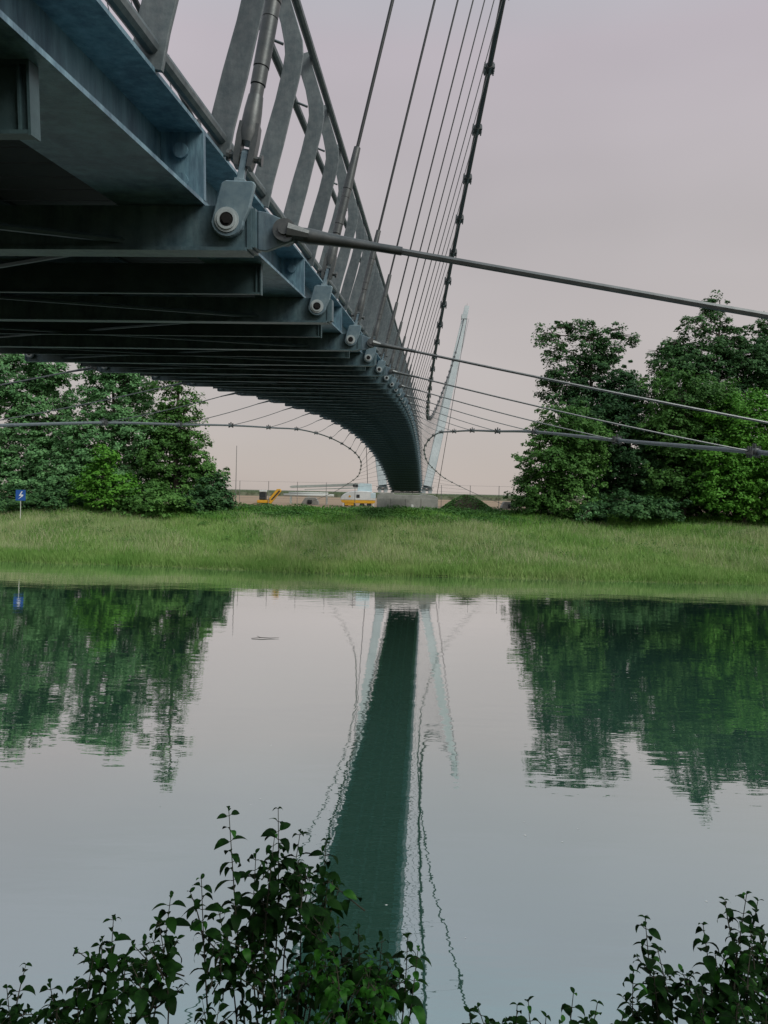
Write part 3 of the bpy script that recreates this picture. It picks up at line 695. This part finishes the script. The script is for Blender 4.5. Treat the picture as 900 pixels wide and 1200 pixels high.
def tree(name, base, height, blobs, m, label, cat='tree', group=None, lsize=.22, dens=1.0, lean=0, tr=.38, bare=None, per=50, clr=.8):
    """base (x,y,z) world; blobs: (x, z, rx, rz, density) relative to base, x to the right, z up"""
    t = empty(name, base); tag(t, label, cat, group)
    tb = MB(); n = 9
    tp = [Vector((lean * (i / n) ** 1.5 + .15 * math.sin(i * 1.7), .1 * math.cos(i * 2.1), height * i / n)) for i in range(n + 1)]
    tb.tube(tp, [tr * (1 - .9 * i / n) + .03 for i in range(n + 1)], 8)
    allV = []
    for (bx, bz, rx, rz, de) in blobs:
        by = random.uniform(-.35, .35) * rx
        dpt = rx * random.uniform(.8, 1.0)
        # limbs
        zi = max(.15, min(.95, (bz - rz * .6) / height)); j = zi * n; a = tp[int(j)].lerp(tp[min(n, int(j) + 1)], j - int(j))
        c = Vector((bx, by, bz)); mid = a.lerp(c, .5) + Vector((0, 0, .3))
        tb.tube([a, mid, c], [tr * .4 * (1 - zi * .6), tr * .22, .04], 6)
        for q in range(7):
            e = c + Vector((random.uniform(-.8, .8) * rx, random.uniform(-.8, .8) * dpt, random.uniform(-.5, .85) * rz))
            s0 = mid.lerp(c, random.uniform(.1, .9)); tb.tube([s0, s0.lerp(e, .5) + Vector((0, 0, .25)), e], [tr * .14, .05, .02], 4)
        area = 4.2 * rx * max(rz, .5)
        ncl = max(6, int(area * 1.9 * de * dens / clr ** 2))
        C, N, s = sprays((bx, by, bz), (rx, dpt, rz), ncl, per, clr, lsize)
        keep = C[:, 2] > .05
        allV.append(leaf_quads(C[keep], N[keep], s[keep]))
    V = np.concatenate(allV)
    link('trunk', tb.mesh('trunk', 'bark', True), t)
    link('crown', npmesh('crown', V, np.arange(len(V)).reshape(-1, 4), m), t, kind='stuff')
    return t
def ptree(name, X, Yb, D, blobsP, m, label, **kw):
    kw.setdefault('dens', .85)
    """blobs given as X, Y, half width, half height in photo units at distance D"""
    base = PX(X, Yb, D); base.z = float(ground(np.array(base.x), np.array(float(D)))) - .05
    bl = []
    for (bx, by, rx, ry, de) in blobsP:
        q = PX(bx, by, D); bl.append((q.x - base.x, q.z - base.z, rx * D / 900, ry * D / 900, de))
    top = max(b[1] + b[3] * .5 for b in bl)
    return tree(name, base, top, bl, m, label, **kw)
# right bank group
ptree('tall_tree', 690, 600, 112, [(690, 402, 24, 22, .6), (648, 410, 18, 20, .4), (722, 388, 17, 8, .4), (664, 436, 26, 22, .55), (700, 440, 30, 28, .9), (712, 412, 20, 18, .7), (634, 392, 10, 11, .3), (676, 383, 15, 11, .45), (652, 455, 22, 20, .5), (690, 475, 34, 30, 1.0), (655, 385, 12, 9, .35), (738, 398, 9, 7, .3)],
      'leaf_dark', 'tall loose crowned tree rising left of the gap in the right bank trees', group='trees on the far bank', lsize=.22)
ptree('round_tree', 735, 600, 108, [(735, 462, 30, 34, 1.2), (722, 500, 34, 36, 1.2), (742, 540, 36, 42, 1.2), (728, 585, 34, 26, 1.1), (700, 550, 34, 40, 1.2), (690, 500, 26, 30, 1.2), (770, 560, 34, 44, 1.2)],
      'leaf_dark', 'dense dark round tree between the two tall right bank trees', group='trees on the far bank', lsize=.21)
ptree('bushy_tree', 655, 602, 103, [(660, 500, 34, 28, 1.1), (640, 535, 34, 28, 1.1), (672, 545, 36, 34, 1.1), (632, 575, 32, 28, 1.1), (665, 585, 40, 26, 1.1), (620, 590, 20, 18, .9), (690, 520, 26, 30, 1.0)],
      'leaf_mid', 'leafy green tree reaching the ground at the left end of the right bank trees', group='trees on the far bank', lsize=.21)
ptree('tall_tree', 838, 600, 114, [(834, 357, 14, 12, .5), (838, 376, 20, 16, .6), (812, 384, 18, 14, .5), (862, 400, 22, 22, .7), (786, 404, 18, 13, .5), (768, 416, 12, 8, .35), (800, 415, 20, 16, .6), (830, 420, 40, 26, 1.0), (795, 440, 36, 26, 1.0), (875, 430, 34, 30, 1.0), (850, 480, 50, 40, 1.1), (800, 500, 50, 46, 1.1), (860, 550, 50, 50, 1.1), (800, 565, 50, 46, 1.1)],
      'leaf_dark', 'tallest tree of the right bank with a pointed sparse top', group='trees on the far bank', lsize=.22)
ptree('tall_tree', 915, 600, 116, [(895, 380, 14, 12, .5), (908, 395, 20, 18, .7), (930, 410, 36, 32, 1.0), (900, 430, 34, 30, 1.0), (950, 450, 40, 40, 1.0), (940, 520, 50, 50, 1.0)],
      'leaf_dark', 'tall tree cut by the right edge of the photo', group='trees on the far bank', lsize=.22)
ptree('maple_tree', 800, 602, 105, [(790, 465, 40, 26, 1.0), (835, 470, 44, 30, 1.0), (775, 505, 36, 26, 1.0), (815, 520, 48, 30, 1.0), (790, 560, 40, 32, 1.0), (835, 575, 42, 30, 1.0), (770, 590, 30, 20, .9)],
      'leaf_mid', 'broad green tree below the tallest right bank tree', group='trees on the far bank', lsize=.21)
ptree('maple_tree', 872, 604, 101, [(880, 490, 46, 34, 1.0), (860, 535, 44, 30, 1.0), (905, 545, 44, 36, 1.0), (850, 575, 40, 28, 1.0), (885, 592, 44, 22, 1.0), (925, 590, 40, 26, 1.0), (945, 500, 40, 40, 1.0)],
      'leaf_bright', 'bright green layered tree nearest the water on the right edge', group='trees on the far bank', lsize=.21)
# left bank group (their tops are hidden by the deck but show in the water)
ptree('tall_tree', 205, 600, 106, [(205, 372, 13, 16, .35), (203, 400, 16, 16, .3), (183, 418, 14, 10, .25), (226, 410, 15, 9, .2), (208, 440, 17, 20, .4), (190, 455, 18, 20, .4), (220, 482, 20, 26, .6), (196, 500, 28, 30, .9), (226, 522, 20, 24, .9), (240, 560, 24, 22, 1.0), (215, 570, 34, 30, 1.0), (190, 540, 34, 40, 1.1)],
      'leaf_mid', 'slim tree at the right end of the left bank trees', group='trees on the far bank', lsize=.21)
ptree('tall_tree', 130, 600, 109, [(140, 398, 18, 14, .6), (110, 408, 16, 12, .5), (128, 425, 32, 24, .8), (158, 445, 26, 26, .8), (130, 470, 44, 34, 1.0), (165, 510, 36, 36, 1.0), (110, 520, 40, 40, 1.0), (150, 565, 44, 34, 1.1), (90, 570, 44, 34, 1.1)],
      'leaf_pale', 'broad green tree in the middle of the left bank trees', group='trees on the far bank', lsize=.22)  # haze over this tree is painted by the paler leaf colour
ptree('tall_tree', 40, 600, 110, [(20, 395, 20, 16, .6), (45, 405, 16, 14, .5), (60, 435, 26, 26, .8), (15, 440, 40, 34, 1.0), (45, 480, 44, 36, 1.0), (20, 530, 44, 44, 1.1), (70, 540, 36, 40, 1.1), (40, 580, 50, 26, 1.1)],
      'leaf_pale', 'tall grey green tree behind the blue sign', group='trees on the far bank', lsize=.22)
ptree('tall_tree', -50, 600, 112, [(-60, 410, 40, 30, 1.0), (-30, 460, 44, 40, 1.0), (-80, 480, 50, 50, 1.0), (-40, 540, 50, 50, 1.0)],
      'leaf_dark', 'dark tree just beyond the left edge of the photo', group='trees on the far bank', lsize=.22)
ptree('young_tree', 122, 602, 100, [(124, 535, 13, 15, 1.0), (118, 558, 20, 16, 1.0), (140, 570, 22, 14, 1.0), (98, 572, 18, 14, 1.0), (125, 585, 26, 10, .9)],
      'leaf_bright', 'small bright green young tree in front of the left bank trees', lsize=.22, tr=.12, per=28, clr=.7)
ptree('shrub', 248, 602, 103, [(250, 578, 20, 22, 1.2), (235, 590, 26, 18, 1.2), (262, 590, 12, 12, 1.0)],
      'leaf_dark', 'dark shrub at the right foot of the left bank trees', cat='shrub', group='shrubs on the far bank', lsize=.22, tr=.1)
ptree('shrub', 190, 604, 101, [(190, 588, 34, 18, 1.2), (160, 592, 26, 14, 1.2)], 'leaf_mid', 'low green shrub under the slim left bank tree', cat='shrub', group='shrubs on the far bank', lsize=.22, tr=.1)
ptree('shrub', 30, 603, 102, [(20, 588, 40, 16, 1.2), (65, 590, 26, 15, 1.2)], 'leaf_dark', 'dark low shrub behind the blue sign', cat='shrub', group='shrubs on the far bank', lsize=.22, tr=.1)
ptree('shrub', 686, 608, 97, [(692, 600, 7, 6, 1.0), (684, 606, 9, 5, 1.0)], 'leaf_pale', 'small pale shrub in front of the dark right bank trees', cat='shrub', group='shrubs on the far bank', lsize=.13, tr=.05, per=24, clr=.5)
ptree('shrub', 740, 606, 100, [(740, 594, 36, 14, 1.2), (700, 596, 26, 12, 1.2), (775, 596, 26, 12, 1.2)], 'leaf_dark', 'dark low shrub at the foot of the dense round tree', cat='shrub', group='shrubs on the far bank', lsize=.22, tr=.1)

def blades(n, x0, x1, y0, y1, h0, h1, wd, m, name, yp=None, lean=.35, filt=None):
    x = rng.uniform(x0, x1, n); y = rng.uniform(y0, y1, n) if yp is None else yp(n)
    if filt is not None:
        k = filt(x, y); x = x[k]; y = y[k]
    y = unwarp(x, y); n = len(x); h = rng.uniform(h0, h1, n) * (1 + .3 * np.sin(x * .5 + 2 * np.sin(y * .3)) * np.sin(y * .45)); a = rng.uniform(0, np.pi, n); z = ground(x, y) - .03
    dx = np.cos(a) * wd / 2; dy = np.sin(a) * wd / 2; lx = rng.normal(0, lean, n) * h; ly = rng.normal(0, lean, n) * h
    V = np.stack([np.stack([x - dx, y - dy, z], -1), np.stack([x + dx, y + dy, z], -1), np.stack([x + lx, y + ly, z + h], -1)], 1).reshape(-1, 3)
    return link(name, npmesh(name, V, np.arange(len(V)).reshape(-1, 3), m), kind='stuff')
blades(165000, -62, 66, 69, 101, .35, .85, .07, 'grass_blade', 'meadow_grass')
blades(70000, -62, 66, 72, 99, .7, 1.15, .045, 'grass_seed', 'seeding_grass', filt=lambda x, y: (np.sin(x * .13 + 1) + np.sin(x * .31 + y * .2) + rng.normal(0, .8, len(x))) > -.3)
blades(42000, -62, 66, 68.3, 74, .3, .8, .06, 'grass_blade', 'shore_grass')
blades(7000, -62, 66, 68.0, 69.8, .4, 1.0, .06, 'grass_blade', 'reeds', lean=.2, filt=lambda x, y: np.sin(x * .4) + np.sin(x * .17 + 2) + rng.normal(0, .5, len(x)) > .3)
blades(40000, -62, 66, 95, 104, .5, 1.1, .09, 'grass_green', 'bright_grass', filt=lambda x, y: rng.random(len(x)) < .5 + .5 * np.sin(x * .2 + 2) * np.sin(y * .6 + x * .1))
def weeds(n, x0, x1, y0, y1, h, m, name, ls, filt=None):
    x = rng.uniform(x0, x1, n); y = rng.uniform(y0, y1, n)
    if filt is not None:
        k = filt(x, y); x = x[k]; y = y[k]
    n = len(x)
    hh = h * (.5 + .5 * np.abs(np.sin(x * .7 + np.sin(y)) * np.sin(y * .8)) + .2 * rng.random(n)) * rng.random(n) ** .5
    z = ground(x, y) + hh
    mz = 2.2 * np.clip(1 - (np.hypot((x - PX(546, 595, 113).x) / 4.2, (y - 113) / 3.5)) ** 1.5, 0, 1)
    C = np.stack([x, y, z + mz], -1); N = rng.normal(0, .5, (n, 3)); N[:, 2] += 1
    return link(name, npmesh(name, leaf_quads(C, N, ls * rng.uniform(.6, 1.3, n)), np.arange(n * 4).reshape(-1, 4), m), kind='stuff')
weeds(66000, -24, 26, 98, 107.6, .8, 'weed_leaf', 'bank_weeds', .13)
weeds(30000, -66, 70, 98, 106, .8, 'weed_leaf', 'edge_weeds', .13)
# clumps of broad leaved weeds scattered over the meadow
cx_ = rng.uniform(-60, 64, 260); cy_ = 72 + 26 * rng.random(260) ** .7; cs_ = rng.uniform(.3, 1.3, 260)
ci_ = rng.integers(0, 260, 22000); ang_ = rng.uniform(0, 6.28, 22000); q_ = np.sqrt(rng.random(22000)) * cs_[ci_]
x_ = cx_[ci_] + np.cos(ang_) * q_ * 1.6; y_ = unwarp(x_, cy_[ci_] + np.sin(ang_) * q_); N_ = rng.normal(0, .5, (22000, 3)); N_[:, 2] += 1
z_ = ground(x_, y_) + rng.random(22000) * (.45 + .6 * cs_[ci_] * np.clip(1 - (q_ / cs_[ci_]) ** 2, 0, 1))
link('meadow_weeds', npmesh('meadow_weeds', leaf_quads(np.stack([x_, y_, z_], -1), N_, rng.uniform(.05, .12, 22000)), np.arange(88000).reshape(-1, 4), 'weed_leaf'), kind='stuff')
px_ = PX(546, 595, 113).x
weeds(9000, px_ - 4.5, px_ + 4.5, 109, 116, .28, 'weed_leaf', 'mound_weeds', .11, filt=lambda x, y: rng.random(len(x)) < .5 + .5 * (np.abs(x - px_) > 1.6))

# ---- foreground dogwood bushes
def leaf_mesh(fold, curl, wdt):
    n = 5; vs = []; fs = []
    for i in range(n + 1):
        u = i / n; wv = wdt * math.sin(math.pi * min(1, u * .92 + .04) ** .8) * (1 if u < .98 else .08)
        a = curl * u; x = (math.sin(a) / curl) if curl else u; z = -(1 - math.cos(a)) / curl if curl else 0
        vs += [(x, -wv, z + fold * wv), (x, 0, z), (x, wv, z + fold * wv)]
    for i in range(n):
        a = 3 * i; fs += [(a, a + 3, a + 4, a + 1), (a + 1, a + 4, a + 5, a + 2)]
    me = bpy.data.meshes.new('leaf'); me.from_pydata(vs, [], fs); me.polygons.foreach_set('use_smooth', [True] * len(me.polygons)); me.materials.append(M['dogwood_backlit']); me.update(); return me
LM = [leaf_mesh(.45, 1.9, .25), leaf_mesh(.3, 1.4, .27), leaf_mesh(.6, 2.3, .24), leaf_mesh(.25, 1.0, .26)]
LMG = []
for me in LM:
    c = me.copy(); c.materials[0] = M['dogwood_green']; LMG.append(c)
LV = [(np.array([v.co[:] for v in me.vertices]), [tuple(p.vertices) for p in me.polygons]) for me in LM]
def bush(name, root, tips, label, mass, cat='shrub', group='bushes in the foreground', lmax=298, seed=3, green=.04):
    """tips: (X, Y, D, leafed length m); mass: (X, Y, D, rx, ry, n) dense leafy middles"""
    r = random.Random(seed)
    b = empty(name, root); tag(b, label, cat, group); ro = Vector(root)
    leaves = []
    st = MB()
    def add_leaf(p, out, size):
        out = out.normalized(); side = Vector((-out.y, out.x, 0)); side = side.normalized() if side.length > .01 else Vector((1, 0, 0))
        out = (out + Vector((r.gauss(0, .15), r.gauss(0, .15), r.gauss(.0, .15)))).normalized()
        upv = side.cross(out) * (-1); 
        if upv.z < 0: upv = -upv
        upv = (upv + Vector((r.gauss(0, .35), r.gauss(0, .35), 0))).normalized(); yv = upv.cross(out).normalized(); upv = out.cross(yv)
        m = Matrix(((out.x, yv.x, upv.x, p.x), (out.y, yv.y, upv.y, p.y), (out.z, yv.z, upv.z, p.z), (0, 0, 0, 1))) @ Matrix.Scale(size, 4)
        leaves.append((m, r.randrange(4)))
    def stem(p0, p1, leafed, rad=.004):
        d = p1 - p0; L = d.length; n = 8
        bend = Vector((r.gauss(0, .05), r.gauss(0, .05), 0)) * L
        pts = [p0 + d * (i / n) + bend * math.sin(math.pi * i / n) * .6 for i in range(n + 1)]
        st.tube([q - ro for q in pts], [rad * (1 - .75 * i / n) for i in range(n + 1)], 5)
        s = L - leafed; ph = r.random() * 6
        while s < L - .006:
            f_ = max(0, s / L); i = min(n - 1, int(f_ * n)); p = pts[i].lerp(pts[i + 1], f_ * n - i)
            sz = .060 * (1 - .55 * max(0, (s - L + .11)) / .11) * r.uniform(.6, 1.25)
            for k in (0, 1):
                a = ph + math.pi * k; out = Vector((math.cos(a), math.sin(a), .25))
                q = p + out.normalized() * .008
                st.tube([p - ro, q - ro], .0012, 3); add_leaf(q, out, sz)
            ph += math.pi / 2 + r.gauss(0, .25); s += r.uniform(.026, .042)
        # tip pair
        for k in (0, 1): add_leaf(pts[-1], Vector((math.cos(ph + 3.1 * k), math.sin(ph + 3.1 * k), 1.1)), .022)
        return pts
    for (X, Y, D, lf) in tips:
        p1 = PX(X, Y, D); f_ = r.uniform(.0, .2)
        mid = Vector((p1.x * .45 + ro.x * .55 + (p1.x - ro.x) * .1, p1.y * .6 + ro.y * .4, ro.z + (p1.z - ro.z) * .5))
        mid.x += r.gauss(0, .02)
        st.tube([Vector((r.gauss(0, .04), r.gauss(0, .04), 0)), mid - ro], [.009, .006], 6)
        pts = stem(mid, p1, lf * 1.25 + .1)
        for q in range(2):
            i = r.randrange(3, 7); a = r.uniform(0, 6.28)
            e = pts[i] + Vector((math.cos(a) * .09, math.sin(a) * .12, r.uniform(.05, .12)))
            if PX(0, Y - 8, D).z > e.z - abs(e.y - D) * .2: stem(pts[i], e, .09, .003)
    for (X, Y, D, rx, ry, n) in mass:
        for i in range(int(n * .62 + .5)):
            a = r.random() * 6.28; q = math.sqrt(r.random()); p = PX(X + math.cos(a) * q * rx, Y + math.sin(a) * q * ry, D + r.gauss(0, .12))
            s0 = p + Vector((r.gauss(0, .045), r.gauss(0, .05), -r.uniform(.05, .12)))
            stem(s0, p, r.uniform(.06, .12), .0022)
    # the ones nearest to the viewer as single leaves, the rest joined
    leaves.sort(key=lambda t: t[0].translation.y)
    T = Matrix.Translation(-ro)
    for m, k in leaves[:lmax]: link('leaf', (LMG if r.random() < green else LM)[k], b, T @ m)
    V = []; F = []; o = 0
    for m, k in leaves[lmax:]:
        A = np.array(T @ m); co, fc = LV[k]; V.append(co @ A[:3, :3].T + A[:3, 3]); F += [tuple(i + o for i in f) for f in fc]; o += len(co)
    if V: link('leaves', npmesh('leaves', np.concatenate(V), np.array(F), 'dogwood_backlit', True), b, kind='stuff')
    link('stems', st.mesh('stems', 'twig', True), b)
    return b
def on_ground(x, y): return (x, y, float(prof(y)) - .05)
bush('dogwood_bush', on_ground(-.35, 2.6), [(268, 948, 2.2, .17), (326, 948, 2.25, .15), (322, 978, 2.2, .2), (352, 975, 2.3, .2), (382, 985, 2.3, .15), (300, 1000, 2.2, .2), (236, 1030, 2.1, .14), (385, 1030, 2.2, .2), (255, 1062, 2.15, .16), (350, 1010, 2.1, .2)],
     'tallest backlit bush with darkened leaves in the foreground, left of the deck reflection', [(322, 1055, 2.25, 52, 46, 24), (300, 1120, 2.2, 46, 46, 16), (345, 1020, 2.3, 32, 28, 10), (280, 1165, 2.1, 46, 34, 14), (245, 1105, 2.15, 24, 26, 6), (372, 1035, 2.25, 18, 28, 7)], seed=4)
bush('dogwood_bush', on_ground(.0, 2.5), [(490, 1112, 2.15, .14), (478, 1096, 2.2, .1), (420, 1088, 2.2, .14), (396, 1078, 2.25, .14), (448, 1098, 2.2, .12), (370, 1090, 2.15, .12), (460, 1130, 2.1, .12), (440, 1150, 2.1, .12)],
     'greener low bush overlapping the bottom of the deck reflection', [(400, 1150, 2.15, 60, 42, 32), (360, 1172, 2.1, 46, 34, 18), (440, 1125, 2.15, 28, 16, 6)], seed=9, green=.8)
bush('dogwood_bush', on_ground(-.85, 2.5), [(133, 1075, 2.1, .12), (186, 1080, 2.1, .12), (208, 1100, 2.1, .14), (120, 1100, 2.1, .12), (58, 1152, 2.0, .1), (90, 1148, 2.05, .1), (8, 1158, 2.0, .1), (110, 1120, 2.05, .12), (200, 1050, 2.15, .06)],
     'dark bush in the lower left corner of the photo', [(148, 1122, 2.1, 32, 28, 15), (70, 1188, 2.0, 70, 18, 18), (15, 1188, 2.0, 30, 16, 7), (130, 1175, 2.05, 34, 24, 9)], seed=12)
bush('dogwood_bush', on_ground(1.05, 2.5), [(756, 1076, 2.1, .16), (742, 1138, 2.05, .12), (824, 1084, 2.1, .12), (875, 1048, 2.1, .2), (888, 1056, 2.15, .18), (838, 1118, 2.1, .1), (850, 1120, 2.1, .12), (892, 1090, 2.1, .14), (770, 1110, 2.1, .14), (766, 1140, 2.05, .1)],
     'dark bush in the lower right corner of the photo', [(800, 1140, 2.1, 28, 30, 10), (874, 1130, 2.1, 24, 56, 18), (866, 1184, 2.05, 50, 20, 14), (800, 1190, 2.05, 30, 12, 5), (910, 1130, 2.1, 20, 56, 10)], seed=21, green=.2)
bush('dogwood_sprig', on_ground(.45, 2.3), [(550, 1186, 2.0, .06), (560, 1180, 2.0, .05), (606, 1178, 2.0, .05), (672, 1164, 2.0, .08), (700, 1176, 2.0, .07), (640, 1192, 2.0, .04), (730, 1190, 2.0, .05)],
     'low leafy sprigs peeping in at the bottom edge between the two dark bushes', [(575, 1198, 2.0, 26, 6, 5), (690, 1196, 2.0, 40, 6, 7)], seed=31)
